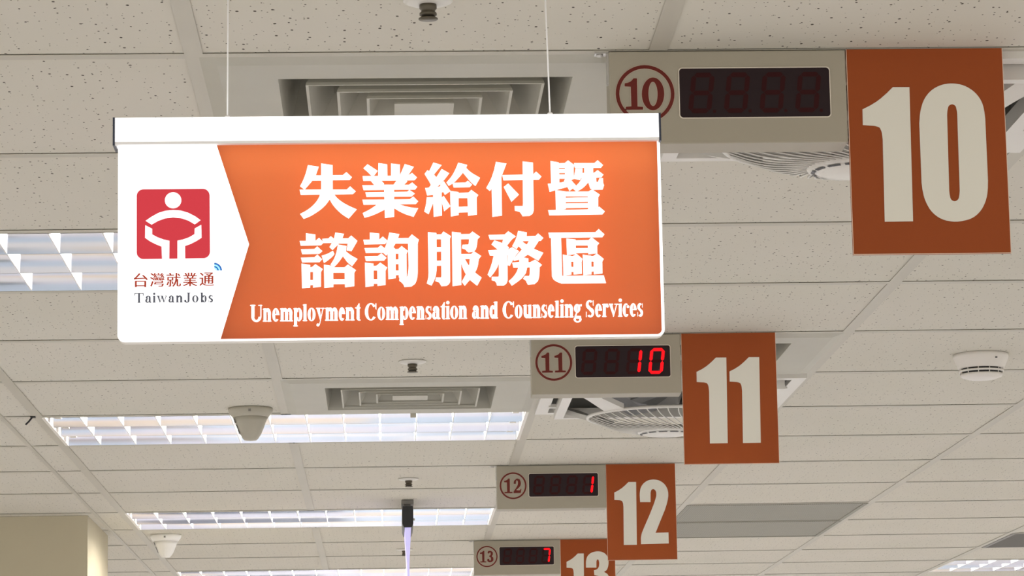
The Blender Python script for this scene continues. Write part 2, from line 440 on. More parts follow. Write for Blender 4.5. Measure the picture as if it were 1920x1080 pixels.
# ------------------------------------------------------------------ return-air grilles
def make_grille(loc, label, m):
    t = thing('return_air_grille', label, 'air vent', loc, 'flat return-air grilles')
    f = MB(); h = 0.293
    for (a, b, c, d) in ((-h, h, -h, -h+0.014), (-h, h, h-0.014, h), (-h, -h+0.014, -h+0.014, h-0.014), (h-0.014, h, -h+0.014, h-0.014)): f.box(a, b, c, d, -0.002, 0.002)
    f.build('frame', SLATG if m is SLATG else GRILLE, t)
    p = MB()
    if m is SLATG:
        for k in range(26):
            y = -h+0.02+k*(2*h-0.04)/25; p.box(-h+0.014, h-0.014, y-0.004, y+0.004, -0.001, 0.010)
        p.box(-h+0.014, h-0.014, -h+0.014, h-0.014, 0.02, 0.021)
    else: p.box(-h+0.014, h-0.014, -h+0.014, h-0.014, 0.0, 0.002)
    p.build('perforated_panel' if m is GRILLE else 'slat_panel', m, t)
    return t
make_grille((gx(2)+0.3, gy(10)+0.312, CEIL), 'grey perforated ceiling grille right of board 12, nearer of the pair', GRILLE)
make_grille((gx(2)+0.3, gy(11)+0.312, CEIL), 'grey perforated ceiling grille right of board 12, farther of the pair', GRILLE)
make_grille((2.25+0.3, gy(12)+0.312, CEIL), 'dark grey slatted ceiling grille at the right edge above the corner light', SLATG)

# ------------------------------------------------------------------ sprinklers
def make_sprinkler(loc, label):
    t = thing('fire_sprinkler', label, 'sprinkler', loc, 'ceiling fire sprinklers')
    e = MB(); e.lathe([(0.030, 0.001), (0.030, -0.001), (0.024, -0.0035), (0.012, -0.005), (0.0, -0.005)], n=28); e.build('escutcheon', FANW, t)
    b = MB(); b.lathe([(0.0105, -0.004), (0.0105, -0.010), (0.0085, -0.0115), (0.0085, -0.014), (0.0105, -0.0155), (0.0105, -0.018), (0.006, -0.020), (0.0, -0.020)], n=20); b.build('nozzle', BRASS, t)
    d = MB(); d.lathe([(0.0, -0.0215), (0.0118, -0.022), (0.0118, -0.0232), (0.0, -0.0236)], n=20)
    for s in (-1, 1): d.tube([(s*0.008, 0, -0.017), (s*0.006, 0, -0.0222)], 0.0015, 6)
    d.build('deflector', BRASS, t)
    return t
sp = make_sprinkler((0.057, 3.645, CEIL), 'steel sprinkler at the top edge, nearest the viewer')
copy_tree(sp, (0.060, 6.66, CEIL), 'sprinkler with round plate between the hanging sign and the diffuser below it')
copy_tree(sp, (0.066, 9.02, CEIL), 'small dark sprinkler above the black hanging bracket')
copy_tree(sp, (0.066, 11.43, CEIL), 'tiny farthest sprinkler beside the lavender lit panel')

# ------------------------------------------------------------------ smoke detector
t = thing('smoke_detector', 'round white smoke detector with dark slots on the right', 'smoke detector', (1.300, 6.66, CEIL))
b = MB(); b.lathe([(0.060, 0.001), (0.060, -0.006), (0.056, -0.016), (0.0505, -0.028), (0.0500, -0.0305)], n=40); b.build('base', SMOKEP, t)
b = MB(); b.lathe([(0.043, -0.030), (0.041, -0.047)], n=32); b.build('slot_band', DARK, t)
b = MB(); b.lathe([(0.0495, -0.0345), (0.0485, -0.0385), (0.044, -0.0385), (0.044, -0.0345)], n=40)
b.lathe([(0.0470, -0.0425), (0.044, -0.0480), (0.030, -0.053), (0.0, -0.0545)], n=40); b.build('cap', SMOKEP, t)
b = MB()
for k in range(12):
    a = 2*PI*k/12+0.2; b.tube([(0.0475*math.cos(a), 0.0475*math.sin(a), -0.029), (0.0450*math.cos(a), 0.0450*math.sin(a), -0.046)], 0.0012, 5)
b.build('rib', SMOKEP, t)
b = MB(); a = -PI/2+0.42; b.lathe([(0.0, -0.0015), (0.0028, -0.001), (0.0028, 0.001), (0.0, 0.0015)], (0.0575*math.cos(a), 0.0575*math.sin(a), -0.0125), 10); b.build('indicator', DARK, t)

# ------------------------------------------------------------------ tapered ceiling sensors
def make_sensor(loc, label, m):
    t = thing('ceiling_sensor', label, 'sensor', loc, 'tapered ceiling sensors')
    b = MB(); b.lathe([(0.053, 0.001), (0.0535, -0.005), (0.0505, -0.012), (0.043, -0.021)], n=36); b.build('base', m, t)
    b = MB(); b.lathe([(0.0425, -0.020), (0.0365, -0.033), (0.0315, -0.047), (0.0255, -0.061), (0.0185, -0.0715), (0.0145, -0.0755), (0.0, -0.077)], n=36); b.build('lens_cone', m, t)
    b = MB(); a = -PI/2+0.22; b.box(-0.003, 0.003, -0.0530, -0.0505, -0.0120, -0.0055); b.build('indicator', SLATG, t)
    b = MB()
    for z0, z1, r0, r1 in ((-0.024, -0.035, 0.0408, 0.0360), (-0.039, -0.062, 0.0345, 0.0252)):
        vs = [((r+0.0012)*math.cos(a), (r+0.0012)*math.sin(a), z) for r, z in ((r0, z0), (r1, z1)) for a in (PI+0.15, PI+0.42)]
        b.add(vs, [(0, 1, 3, 2)])
    b.build('slit', DARK, t, False)
    return t
make_sensor((-0.323, 7.41, CEIL), 'beige tapered sensor hanging in front of the long louvre light', PLAST)
make_sensor((-0.760, 10.72, CEIL), 'white tapered sensor beside the column, colour raised to look brightly lit', PLASTW)

# ------------------------------------------------------------------ small clips on the grid
c = MB(); c.tube([(-0.853, 7.50, CEIL-0.0005), (-0.862, 7.50, CEIL-0.012), (-0.870, 7.50, CEIL-0.020)], 0.0022, 6); c.box(-0.858, -0.846, 7.493, 7.507, CEIL-0.003, CEIL+0.0)
tag(c.build('wire_hook', DARK), 'small black hook on the grid bar at the left edge', 'hook')
c = MB(); c.box(0.061, 0.075, 7.50, 7.503, CEIL-0.014, CEIL+0.0); c.box(0.061, 0.075, 7.503, 7.515, CEIL-0.002, CEIL)
tag(c.build('hanging_tab', BAR), 'small grey tab hanging between the lower diffuser and the long louvre light', 'clip')

# ------------------------------------------------------------------ edge-on hanging sign far back
t = thing('hanging_sign', 'hanging sign seen edge-on, black housing over a glowing lavender panel', 'sign', (0.066, 9.66, CEIL))
b = MB(); b.box(-0.019, 0.019, -0.03, 0.10, -0.012, 0.0); b.box(-0.009, 0.009, -0.01, 0.08, -0.024, -0.012); b.build('bracket', SLATG, t)
b = MB(); b.prism([[(-0.0155, -0.022), (0.0155, -0.022), (0.0175, -0.034), (0.0170, -0.075), (0.0125, -0.087), (-0.0125, -0.087), (-0.0170, -0.075), (-0.0175, -0.034)]], -0.06, 0.28); b.build('housing', DARK, t)
b = MB(); b.prism([[(-0.0095, -0.086), (0.0095, -0.086), (0.0060, -0.16), (0.0035, -0.20), (0.0030, -0.34), (-0.0030, -0.34), (-0.0035, -0.20), (-0.0060, -0.16)]], -0.05, 0.27); b.build('light_panel', LAV, t)
b = MB(); b.lathe([(0.0, -0.004), (0.004, -0.003), (0.004, 0.003), (0.0, 0.004)], (0.0185, -0.05, -0.062), 10, 'x'); b.build('screw', STEEL, t)

# ------------------------------------------------------------------ flat glyph tools (outlines traced as x,z on the object's own front plane)
def crop(x0, y0, s, Y):
    """tracing frame: enlarged crop of the sign's face -> (x, z) on its plane"""
    def f(p):
        q = at(x0+p[0]/s, y0+p[1]/s, Y); return (q.x, q.z)
    return f
def ell(cx, cy, rx, ry, n=36, a0=0.0, a1=2*PI): return [(cx+rx*math.cos(a0+(a1-a0)*k/n), cy+ry*math.sin(a0+(a1-a0)*k/n)) for k in range(n if abs(a1-a0-2*PI) < 1e-6 else n+1)]

def flat(mb, loops, y):
    tri = tessellate_polygon([[Vector((x, z, 0)) for x, z in l] for l in loops])
    mb.add([(x, y, z) for l in loops for x, z in l], [tuple(t_) for t_ in tri])
# ------------------------------------------------------------------ the big hanging sign
SY = 3.40                                             # its front plane
tl = at(218, 275, SY)
sign = thing('hanging_sign', 'large lit orange and white sign hanging on two wires, white Chinese lettering', 'sign', (0, 0, 0))
hz0, hz1 = at(700, 270.5, SY).z, at(700, 220.5, SY).z
hx0, hx1 = at(217, 250, SY).x, at(1234, 245, SY).x
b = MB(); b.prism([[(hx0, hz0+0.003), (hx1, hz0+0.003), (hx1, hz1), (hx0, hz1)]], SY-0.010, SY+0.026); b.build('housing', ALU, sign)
b = MB(); b.prism([[(hx0, hz0), (hx1, hz0), (hx1, hz0+0.003), (hx0, hz0+0.003)]], SY-0.0104, SY-0.002); b.build('housing_lip', ALUG, sign)
for xa, xb in ((hx0-0.0024, hx0), (hx1, hx1+0.0024)):
    b = MB(); b.prism([[(xa, hz0-0.001), (xb, hz0-0.001), (xb, hz1+0.0003), (xa, hz1+0.0003)]], SY-0.0108, SY+0.027); b.build('end_cap', NAVY, sign)
# the panel: rim + white left field + orange field + box behind
pz1 = hz0+0.002; pz0 = at(700, 636.5, SY).z
px0, px1 = at(221, 450, SY).x, at(1242, 450, SY).x
def rounded(x0, x1, z0, z1, r, corners='bl br', n=8):
    pts = []
    for cx, cz, a0, nm in ((x0+r, z0+r, PI, 'bl'), (x1-r, z0+r, 1.5*PI, 'br'), (x1-r, z1-r, 0, 'tr'), (x0+r, z1-r, .5*PI, 'tl')):
        if nm in corners: pts += [(cx+r*math.cos(a0+k*PI/2/n), cz+r*math.sin(a0+k*PI/2/n)) for k in range(n+1)]
        else: pts.append((cx+(r if 'r' in nm else -r), cz+(r if 't' in nm else -r)))
    return pts
P = crop(0, 0, 1, SY)
ar = 9*SY/FPX
xr = at(1236.5, 450, SY).x; zb = at(825, 631, SY).z
orange = [P((405.5, 272)), P((467, 458)), P((413.5, 638))]
ob = P((1239.5, 624.5)); orange[2] = (P((413.5, 637.5))[0], zb)
orange += [(xr-ar+ar*math.cos(1.5*PI+k*PI/16), zb+ar+ar*math.sin(1.5*PI+k*PI/16)) for k in range(9)]
orange += [(xr, pz1)]
orange[0] = (orange[0][0], pz1)
outer = rounded(px0, px1, pz0, pz1, 14*SY/FPX)
white = [outer[0:]]
# white part = the outline with the orange field cut out of it
# the white rim stays closed above the orange field, hidden inside the housing
outer_cut = [(x, z+0.004 if z > pz1-1e-4 else z) for x, z in outer]
b = MB(); flat(b, [outer_cut, orange], SY); b.build('white_panel', SIGNW, sign, False)
b = MB(); b.prism([[(x, z) for x, z in outer_cut], orange], SY+0.0004, SY+0.0148); b.build('light_block_backing', WHITE, sign)  # opaque body added to keep the white panel's glow off the orange field
b = MB(); b.add([(x, SY+0.0005, z) for x, z in orange], [tuple(t_) for t_ in tessellate_polygon([[Vector((x, z, 0)) for x, z in orange]])]); b.build('orange_panel', SIGNO, sign)
b = MB(); b.prism([rounded(px0, px1, pz0, pz1, 14*SY/FPX)], SY+0.015, SY+0.017); b.build('back_case', WHITE, sign)
def lamp(name, x0, x1, z0, z1, power, col):
    l = bpy.data.lights.new(name, 'AREA'); l.shape = 'RECTANGLE'; l.size = x1-x0; l.size_y = z1-z0; l.energy = power; l.color = col
    o = bpy.data.objects.new(name, l); COL.objects.link(o); o.parent = sign
    o.location = ((x0+x1)/2, SY+0.0135, (z0+z1)/2); o.rotation_euler = (-PI/2, 0, 0); o.visible_camera = True
    return o
ox0 = at(400, 450, SY).x
SIGNP = 0.125                                        # led rows behind the orange film, each row brighter than the one below
NR = 7; zlo, zhi = pz0+0.003, pz1-0.001
for k in range(NR):
    dens = 0.97+0.55*(k/(NR-1))**1.3+(0.35 if k == NR-1 else 0)
    lamp('led_backlight', ox0, xr, zlo+(zhi-zlo)*k/NR, zlo+(zhi-zlo)*(k+1)/NR, SIGNP*dens/NR, (1, 0.985, 0.96))

CH = {
'失': (550, 295, [[(245,130),(430,157),(380,305),(325,392),(190,548),(112,488),(165,390),(215,255)], [(370,303),(470,303),(660,300),(835,298),(895,248),(990,335),(950,385),(660,388),(470,392),(320,394)],
 [(468,102),(662,130),(667,630),(450,630),(470,545)], [(105,545),(470,543),(900,543),(958,488),(1055,575),(1005,622),(690,628),(450,630),(125,636)],
 [(450,625),(690,625),(612,712),(560,790),(480,870),(380,940),(280,1000),(175,1040),(112,955),(220,900),(320,825),(400,735),(440,660)], [(600,625),(692,628),(740,690),(830,760),(940,820),(1072,878),(935,1035),(830,970),(730,880),(660,795),(612,712)]]),
'業': (670, 295, [[(172,115),(345,228),(290,300),(260,330),(225,300),(165,240),(100,185)], [(355,95),(505,118),(508,320),(350,320)], [(568,103),(718,120),(720,320),(568,320)], [(800,112),(955,160),(850,315),(720,320),(720,300)],
 [(88,315),(850,308),(925,262),(1008,340),(965,388),(830,390),(100,398)], [(220,390),(400,390),(450,440),(450,475),(290,475)], [(665,386),(830,386),(845,408),(775,475),(600,475)], [(82,470),(290,468),(870,462),(925,422),(1012,498),(975,545),(105,555)],
 [(135,590),(840,580),(880,548),(972,612),(915,662),(155,670)], [(85,715),(885,706),(945,660),(1028,742),(985,790),(105,802)], [(450,460),(620,460),(622,1005),(465,1025)],
 [(340,790),(460,785),(460,885),(330,950),(220,995),(120,1020),(90,940),(220,875)], [(615,785),(700,790),(810,825),(920,848),(1028,858),(950,1005),(820,965),(720,920),(615,856)]]),
'給': (787, 295, [[(230,85),(372,130),(240,290),(200,370),(130,300),(165,220)], [(130,215),(240,290),(280,335),(330,400),(190,470),(160,410),(80,280)], [(370,195),(500,268),(400,400),(290,505),(190,600),(90,520),(155,510),(190,465),(280,335)],
 [(90,520),(280,500),(380,485),(470,540),(420,580),(370,592),(225,635),(125,645)], [(405,400),(520,570),(425,635),(350,500),(345,460)], [(222,560),(370,560),(375,985),(235,1005)], [(118,672),(225,672),(232,760),(150,962),(75,915),(105,800)], [(368,680),(405,650),(520,825),(412,912),(368,740)],
 [(650,88),(800,128),(730,265),(585,425),(490,482),(450,425),(540,320),(600,210)], [(700,108),(800,128),(785,180),(870,260),(1020,345),(940,485),(860,420),(730,262)], [(550,430),(770,425),(812,392),(885,462),(842,505),(572,510)],
 [(512,565),(655,585),(658,975),(525,1000)], [(650,600),(825,592),(870,548),(990,635),(960,680),(805,688),(650,688)], [(805,680),(960,670),(965,968),(815,988)], [(650,835),(815,830),(815,928),(655,932)]]),
'付': (904, 295, [[(232,75),(412,103),(330,315),(320,340),(130,570),(68,518),(150,370),(200,220)], [(160,400),(325,310),(335,985),(172,1005),(160,545)], [(338,298),(860,288),(910,238),(1003,325),(955,380),(360,390)],
 [(682,68),(858,88),(872,900),(850,955),(800,990),(680,995),(660,950),(690,820)], [(548,820),(700,820),(700,960),(660,955),(630,920),(550,900)], [(440,440),(622,630),(495,752),(362,500)]]),
'暨': (1020, 295, [[(108,60),(248,85),(262,450),(120,455)], [(240,98),(350,95),(405,50),(520,135),(495,178),(240,178)], [(355,170),(500,160),(500,370),(355,385)], [(250,195),(360,195),(360,265),(250,265)], [(255,288),(360,288),(360,362),(258,362)],
 [(62,445),(262,430),(345,410),(400,500),(230,545),(95,585)], [(345,380),(450,375),(545,480),(430,570),(395,500),(335,410)], [(355,355),(500,350),(450,400),(345,420)],
 [(505,95),(850,95),(905,48),(998,130),(960,178),(520,178)], [(530,185),(650,185),(650,262),(610,385),(500,362),(515,290)], [(675,170),(830,170),(830,260),(745,430),(660,520),(548,582),(490,530),(600,420),(640,345),(680,260)],
 [(515,262),(845,260),(905,215),(1005,292),(968,340),(880,345),(640,345),(600,370),(505,350)], [(745,420),(760,340),(880,340),(885,415),(910,415),(935,352),(995,350),(1000,440),(1015,470),(990,545),(830,550),(780,525)],
 [(192,550),(365,575),(368,875),(200,890)], [(360,578),(750,575),(810,540),(945,630),(915,672),(740,660),(360,660)], [(360,682),(740,675),(740,750),(360,757)], [(360,778),(745,772),(745,852),(360,858)], [(738,600),(915,650),(915,865),(745,880)],
 [(68,890),(880,875),(930,830),(1028,912),(985,965),(90,980)]]),
'諮': (553, 425, [[(185,110),(345,130),(345,250),(185,250)], [(78,240),(345,240),(405,188),(490,265),(440,315),(98,322)], [(100,380),(330,375),(375,332),(465,412),(410,460),(122,465)], [(100,522),(330,515),(378,470),(460,550),(415,600),(122,605)],
 [(110,622),(258,645),(258,1030),(120,1040)], [(250,685),(290,680),(345,632),(470,715),(440,765),(250,765)], [(305,750),(440,750),(440,1015),(305,1030)], [(250,900),(310,900),(310,985),(250,990)],
 [(460,205),(565,198),(605,160),(655,200),(620,275),(480,278)], [(680,98),(830,120),(800,200),(740,290),(635,395),(580,345),(640,250),(665,180)], [(795,195),(900,195),(950,148),(1055,240),(1030,285),(955,415),(870,400),(890,285),(740,285),(640,270)],
 [(640,405),(668,460),(640,500),(570,560),(490,615),(450,490),(560,455)], [(725,300),(870,325),(860,420),(810,500),(740,600),(655,690),(600,640),(665,540),(705,420)], [(800,400),(860,415),(940,480),(1058,545),(965,668),(890,610),(810,500)],
 [(488,640),(645,662),(650,1020),(495,1035)], [(640,688),(835,685),(895,638),(1032,735),(1000,778),(640,778)], [(838,770),(1002,770),(1002,1005),(845,1025)], [(640,885),(845,885),(845,970),(645,972)]]),
'詢': (675, 425, [[(165,98),(325,115),(325,225),(165,225)], [(55,220),(330,215),(385,165),(468,240),(420,295),(72,302)], [(75,360),(300,355),(352,312),(450,390),(390,440),(98,445)], [(80,500),(300,495),(360,448),(448,525),(405,575),(100,582)],
 [(82,605),(228,622),(232,1000),(92,1020)], [(225,662),(275,660),(342,605),(460,690),(432,740),(225,740)], [(290,730),(432,730),(432,985),(295,1002)], [(225,885),(295,885),(295,965),(230,965)],
 [(495,98),(665,125),(640,200),(570,345),(440,490),(385,435),(455,270)], [(640,192),(820,190),(875,128),(995,220),(972,285),(590,285),(520,290)], [(810,270),(975,260),(975,800),(960,900),(930,965),(870,1010),(750,1020),(735,980),(800,850),(820,700)],
 [(665,860),(810,850),(800,960),(740,985),(700,940),(662,915)], [(465,440),(560,340),(600,380),(605,870),(478,888)], [(590,378),(650,375),(702,325),(810,410),(785,455),(590,458)], [(650,450),(785,440),(788,848),(655,860)], [(595,555),(660,552),(660,632),(600,632)], [(600,740),(660,740),(660,815),(600,820)]]),
'服': (793, 425, [[(82,90),(228,105),(235,700),(215,860),(145,995),(65,960),(90,860),(95,780)], [(225,130),(310,128),(345,80),(475,160),(452,210),(225,212)], [(305,205),(455,200),(460,930),(440,970),(400,1000),(310,1005),(290,960),(312,850)], [(222,855),(320,855),(320,985),(295,975),(270,940),(208,920)],
 [(225,345),(310,345),(312,422),(230,425)], [(230,575),(315,572),(315,658),(235,660)], [(488,85),(640,102),(650,985),(500,1005)], [(635,125),(790,122),(835,80),(965,170),(925,210),(640,212)], [(780,205),(925,195),(910,330),(890,390),(850,425),(770,435),(745,420),(720,385),(770,300)],
 [(668,305),(790,300),(780,425),(745,415),(715,385),(655,365)], [(640,462),(815,460),(862,415),(985,495),(945,545),(640,548)], [(790,540),(945,535),(925,680),(880,775),(790,900),(705,1000),(655,930),(725,800),(780,670)], [(640,540),(705,540),(780,670),(880,775),(992,860),(915,998),(790,900),(720,800),(670,700),(645,610)]]),
'務': (908, 425, [[(70,140),(345,130),(405,75),(535,165),(460,220),(320,218),(95,220)], [(320,210),(470,210),(385,320),(410,350),(390,395),(250,395),(300,280)], [(170,230),(300,272),(420,350),(390,400),(230,390),(120,300)], [(65,400),(230,388),(390,390),(470,345),(590,415),(540,475),(160,492),(95,490)],
 [(245,470),(390,470),(395,905),(375,960),(330,995),(215,995),(205,960),(245,850)], [(125,845),(260,845),(260,975),(205,955),(180,920),(125,905)], [(160,480),(260,480),(245,640),(180,760),(100,858),(55,810),(120,650)], [(400,470),(540,470),(490,555),(430,662),(395,650)],
 [(570,70),(718,95),(715,160),(640,260),(580,330),(545,378),(470,330),(540,200)], [(700,160),(865,155),(908,112),(998,190),(955,240),(920,240),(640,245)], [(755,235),(925,235),(835,375),(740,470),(620,550),(500,580),(490,545),(620,400),(715,310)], [(580,330),(645,255),(720,305),(840,375),(998,440),(915,575),(730,470),(632,385)],
 [(470,605),(600,595),(740,600),(770,600),(860,555),(975,645),(935,685),(490,690)], [(590,540),(660,520),(745,535),(745,620),(590,620)], [(575,680),(725,680),(705,780),(640,870),(550,940),(465,998),(410,920),(490,850),(550,760)], [(770,675),(935,675),(928,850),(905,920),(850,970),(735,980),(715,940),(765,830)], [(685,830),(780,830),(780,965),(720,945),(700,910),(655,880)]]),
'區': (1022, 425, [[(55,100),(850,92),(905,38),(1003,130),(965,180),(75,192)], [(100,180),(270,180),(290,825),(290,960),(200,935),(140,890),(115,840)], [(200,830),(990,820),(1028,945),(1028,955),(280,962),(160,900)],
 [(358,200),(515,215),(520,465),(370,480)], [(510,230),(735,225),(785,178),(915,280),(880,318),(510,318)], [(720,310),(880,300),(882,450),(730,468)], [(510,362),(730,360),(730,442),(515,448)],
 [(298,470),(440,492),(445,810),(310,828)], [(435,500),(470,498),(530,455),(632,545),(612,590),(435,590)], [(478,580),(615,575),(620,795),(482,810)], [(440,680),(482,680),(482,762),(445,765)],
 [(635,470),(780,492),(785,805),(645,822)], [(775,500),(815,495),(875,450),(992,545),(965,588),(775,588)], [(818,580),(965,575),(968,790),(822,806)], [(780,678),(822,675),(822,755),(785,760)]]),
}
def smooth(l, lim=42, it=2):
    """round the shallow corners of an outline, keep its sharp ones"""
    for _ in range(it):
        out = []; n = len(l)
        for i in range(n):
            a, b, c = Vector(l[i-1]), Vector(l[i]), Vector(l[(i+1) % n])
            d1, d2 = b-a, c-b
            ang = math.degrees(d1.angle(d2)) if d1.length > 1e-9 and d2.length > 1e-9 else 0
            k = min(d1.length, d2.length)*0.25
            if 6 < ang < lim: out += [tuple(b-d1.normalized()*k), tuple(b+d2.normalized()*k)]
            else: out.append(tuple(b))
        l = out
    return l
for ch, (cx, cy, polys) in CH.items():
    F = crop(cx, cy, 9, SY-0.0008); g = MB()
    for p in polys: flat(g, [[F(q) for q in smooth(p, 24)]], SY-0.0008)
    g.build('chinese_character', SIGNL, sign, False)

# logo of the white field
F = crop(245, 340, 6.75, SY-0.0006)
sq = []
for cx, cy, a0 in ((160, 185, PI), (915, 178, 1.5*PI), (920, 890, 0), (160, 900, .5*PI)):
    r = 84
    sq += [(cx+r*math.cos(a0+k*PI/16), cy+r*math.sin(a0+k*PI/16)) for k in range(9)]
# the body of the figure is cut out of the red square
lg = MB()
arc = [(188,500),(260,450),(350,400),(440,372),(537,363),(635,370),(730,398),(820,445),(885,492),(812,545),(730,497),(640,467),(540,458),(440,468),(350,500),(265,548)]
bodyL = [(185,555),(272,600),(272,672),(340,708),(415,735),(490,752),(488,990),(398,990),(390,825),(320,797),(250,762),(182,715)]
bodyR = [(893,550),(897,715),(830,757),(760,793),(688,818),(690,990),(592,990),(592,750),(665,735),(740,708),(808,668),(810,597)]
flat(lg, [[F(q) for q in sq]], SY-0.0006); lo = lg.build('emblem', LOGO, sign, False)
w_ = MB()
F2 = crop(245, 340, 6.75, SY-0.0011)
for p in (ell(537, 240, 104, 102), arc, bodyL, bodyR): flat(w_, [[F2(q) for q in p]], SY-0.0011)
w_.build('emblem_figure', SIGNL, lo, False)
F = crop(240, 490, 10.105, SY-0.0006)
def arcband(cx, cy, r0, r1): return [(cx+r1*math.cos(a), cy+r1*math.sin(a)) for a in [-PI/2+k*PI/16 for k in range(9)]]+[(cx+r0*math.cos(a), cy+r0*math.sin(a)) for a in [-k*PI/16 for k in range(9)]]
for r0, r1, m in ((118, 150, BLUE), (88, 118, SKYB), (62, 88, BLUE), (30, 62, SKYB)):
    g = MB(); flat(g, [[F(q) for q in arcband(1632, 176, r0, r1)]], SY-0.0006); g.build('signal_arc', m, sign, False)

# serif latin letters as strokes in pixels: x right, y up from the baseline
def rect(x0, x1, y0, y1): return [(x0, y0), (x1, y0), (x1, y1), (x0, y1)]
def ringp(x0, x1, y0, y1, sx, ty, a0=0.0, a1=360.0, n=28):
    cx, cy, rx, ry = (x0+x1)/2, (y0+y1)/2, (x1-x0)/2, (y1-y0)/2
    full = abs(a1-a0-360) < 1e-6; A = [math.radians(a0+(a1-a0)*k/n) for k in range(n+1)]
    out = []
    for p, q in zip(A[:-1], A[1:]):
        out.append([(cx+rx*math.cos(p), cy+ry*math.sin(p)), (cx+rx*math.cos(q), cy+ry*math.sin(q)), (cx+(rx-sx)*math.cos(q), cy+(ry-ty)*math.sin(q)), (cx+(rx-sx)*math.cos(p), cy+(ry-ty)*math.sin(p))])
    return out
def glyph(c, w, X, H, s, t, e):
    """c letter, w width, X x-height, H cap height, s stem, t hairline, e serif reach"""
    D = -X*0.40; P = []
    def stem(x, y0, y1, bot=True, top=True):
        P.append(rect(x, x+s, y0, y1))
        if bot: P.append(rect(x-e, x+s+e, y0, y0+t))
        if top: P.append([(x-e, y1-t*1.1), (x-e, y1-t*0.4), (x+s*0.6, y1), (x+s, y1), (x+s*0.6, y1-t*1.8)])
    if c == 'n' or c == 'm':
        k = 2 if c == 'm' else 1; pitch = (w-2*e-s)/k
        stem(e, 0, X)
        for j in range(k):
            x = e+pitch*(j+1); stem(x, 0, X*0.72, True, False)
            P.extend(ringp(x-pitch+s*0.55, x+s, X*0.30, X*1.02, s, t*1.9, 0, 165, 14)); P.append(rect(x, x+s, X*0.5, X*0.75))
    elif c == 'u':
        stem(e, X*0.3, X, False); x = w-e-s; stem(x, 0, X); P.append(rect(x+s, x+s+e, 0, t))
        P.extend(ringp(e, x+s*0.45, -X*0.02, X*0.7, s, t*1.9, 180, 345, 14))
    elif c == 'r':
        stem(e, 0, X); P.extend(ringp(e+s*0.55, w+s*0.25, X*0.42, X*1.02, s*0.75, t*2.4, 60, 165, 10)); P.append(ell(w-s*0.40, X*0.82, s*0.46, s*0.48, 12))
    elif c in 'o': P.extend(ringp(0, w, -X*0.02, X*1.02, s, t*0.9))
    elif c == 'e':
        P.extend(ringp(0, w, -X*0.02, X*1.02, s, t, 0, 318, 26)); P.append(rect(s*0.8, w-t*0.3, X*0.50, X*0.50+t)); P.append(rect(w-s*0.9, w, X*0.50, X*0.58))
    elif c == 'c':
        P.extend(ringp(0, w, -X*0.02, X*1.02, s, t, 55, 318, 24)); P.append(ell(w-s*0.45, X*0.76, s*0.48, s*0.50, 12))
    elif c in 'pbd':
        if c == 'p': stem(e, D, X)
        elif c == 'b': stem(e, 0, H, False)
        else:
            x = w-e-s; stem(x, 0, H); P.extend(ringp(0, x+s*0.5, -X*0.02, X*1.02, s, t, 25, 335, 22)); return P
        P.extend(ringp(e+s*0.4, w, -X*0.02, X*1.02, s, t, -155, 155, 22))
    elif c in 'li':
        x = (w-s)/2
        if c == 'l': stem(x, 0, H)
        else: stem(x, 0, X); P.append(ell(w/2, X*1.26, s*0.60, s*0.60, 14))
    elif c == 'y' or c == 'v':
        P.append([(e*0.4, X), (e*0.4+s*1.1, X), (w*0.60, X*0.22), (w*0.5, 0)]); P.append([(w-e-t*1.1, X), (w-e, X), (w*0.54, 0), (w*0.46, 0)])
        P.append(rect(0, s*1.3+e, X-t, X)); P.append(rect(w*0.60, w, X-t, X))
        if c == 'y':
            P.append([(w*0.60, X*0.2), (w*0.48, 0), (w*0.34, D*0.85), (w*0.25, D), (w*0.36, D*0.95), (w*0.48, D*0.55)]); P.append(ell(w*0.22, D*0.78, s*0.50, s*0.52, 12))
            P.append([(w*0.2, D), (w*0.36, D*0.97), (w*0.44, D*0.6), (w*0.28, D*0.75)])
    elif c == 'w':
        for a in (0, w*0.40):
            P.append([(a, X), (a+s*1.05, X), (a+w*0.34, X*0.2), (a+w*0.28, 0)])
        P.append([(w*0.50, X), (w*0.50+t*1.2, X), (w*0.32, 0), (w*0.27, 0)]); P.append([(w*0.92, X), (w*0.92+t*1.2, X), (w*0.72, 0), (w*0.67, 0)])
        P.append(rect(-e*0.5, s*1.4, X-t, X)); P.append(rect(w*0.36, w*0.62, X-t, X)); P.append(rect(w*0.82, w, X-t, X))
    elif c == 't':
        x = w*0.28; P.append([(x, X*0.15), (x+s, X*0.15), (x+s, X*1.30), (x+s*0.7, X*1.30), (x, X*1.02)]); P.append(rect(0, w, X-t*1.2, X)); P.extend(ringp(x, w+s*0.4, -X*0.03, X*0.42, s, t*1.6, 180, 310, 10))
    elif c == 's' or c == 'S':
        h = X if c == 's' else H; q = t*1.9
        P.extend(ringp(w*0.02, w*0.90, h*0.46, h*1.02, s*0.85, q, 40, 250, 18)); P.extend(ringp(w*0.10, w, -h*0.02, h*0.56, s*0.85, q, -140, 75, 18))
        P.append([(w*0.06, h*0.62), (w*0.22, h*0.80), (w*0.98, h*0.36), (w*0.80, h*0.18)]); P.append([(w*0.84, h*1.0), (w*0.93, h*1.0), (w*0.93, h*0.66), (w*0.84, h*0.70)]); P.append([(w*0.03, 0), (w*0.12, 0), (w*0.12, h*0.30), (w*0.03, h*0.34)])
    elif c == 'a':
        x = w-e-s*1.15; P.append(rect(x, x+s, X*0.08, X*0.75)); P.extend(ringp(w*0.08, x+s, X*0.38, X*1.02, s, t*1.4, 0, 165, 14)); P.append(ell(w*0.08+s*0.5, X*0.72, s*0.50, s*0.50, 12))
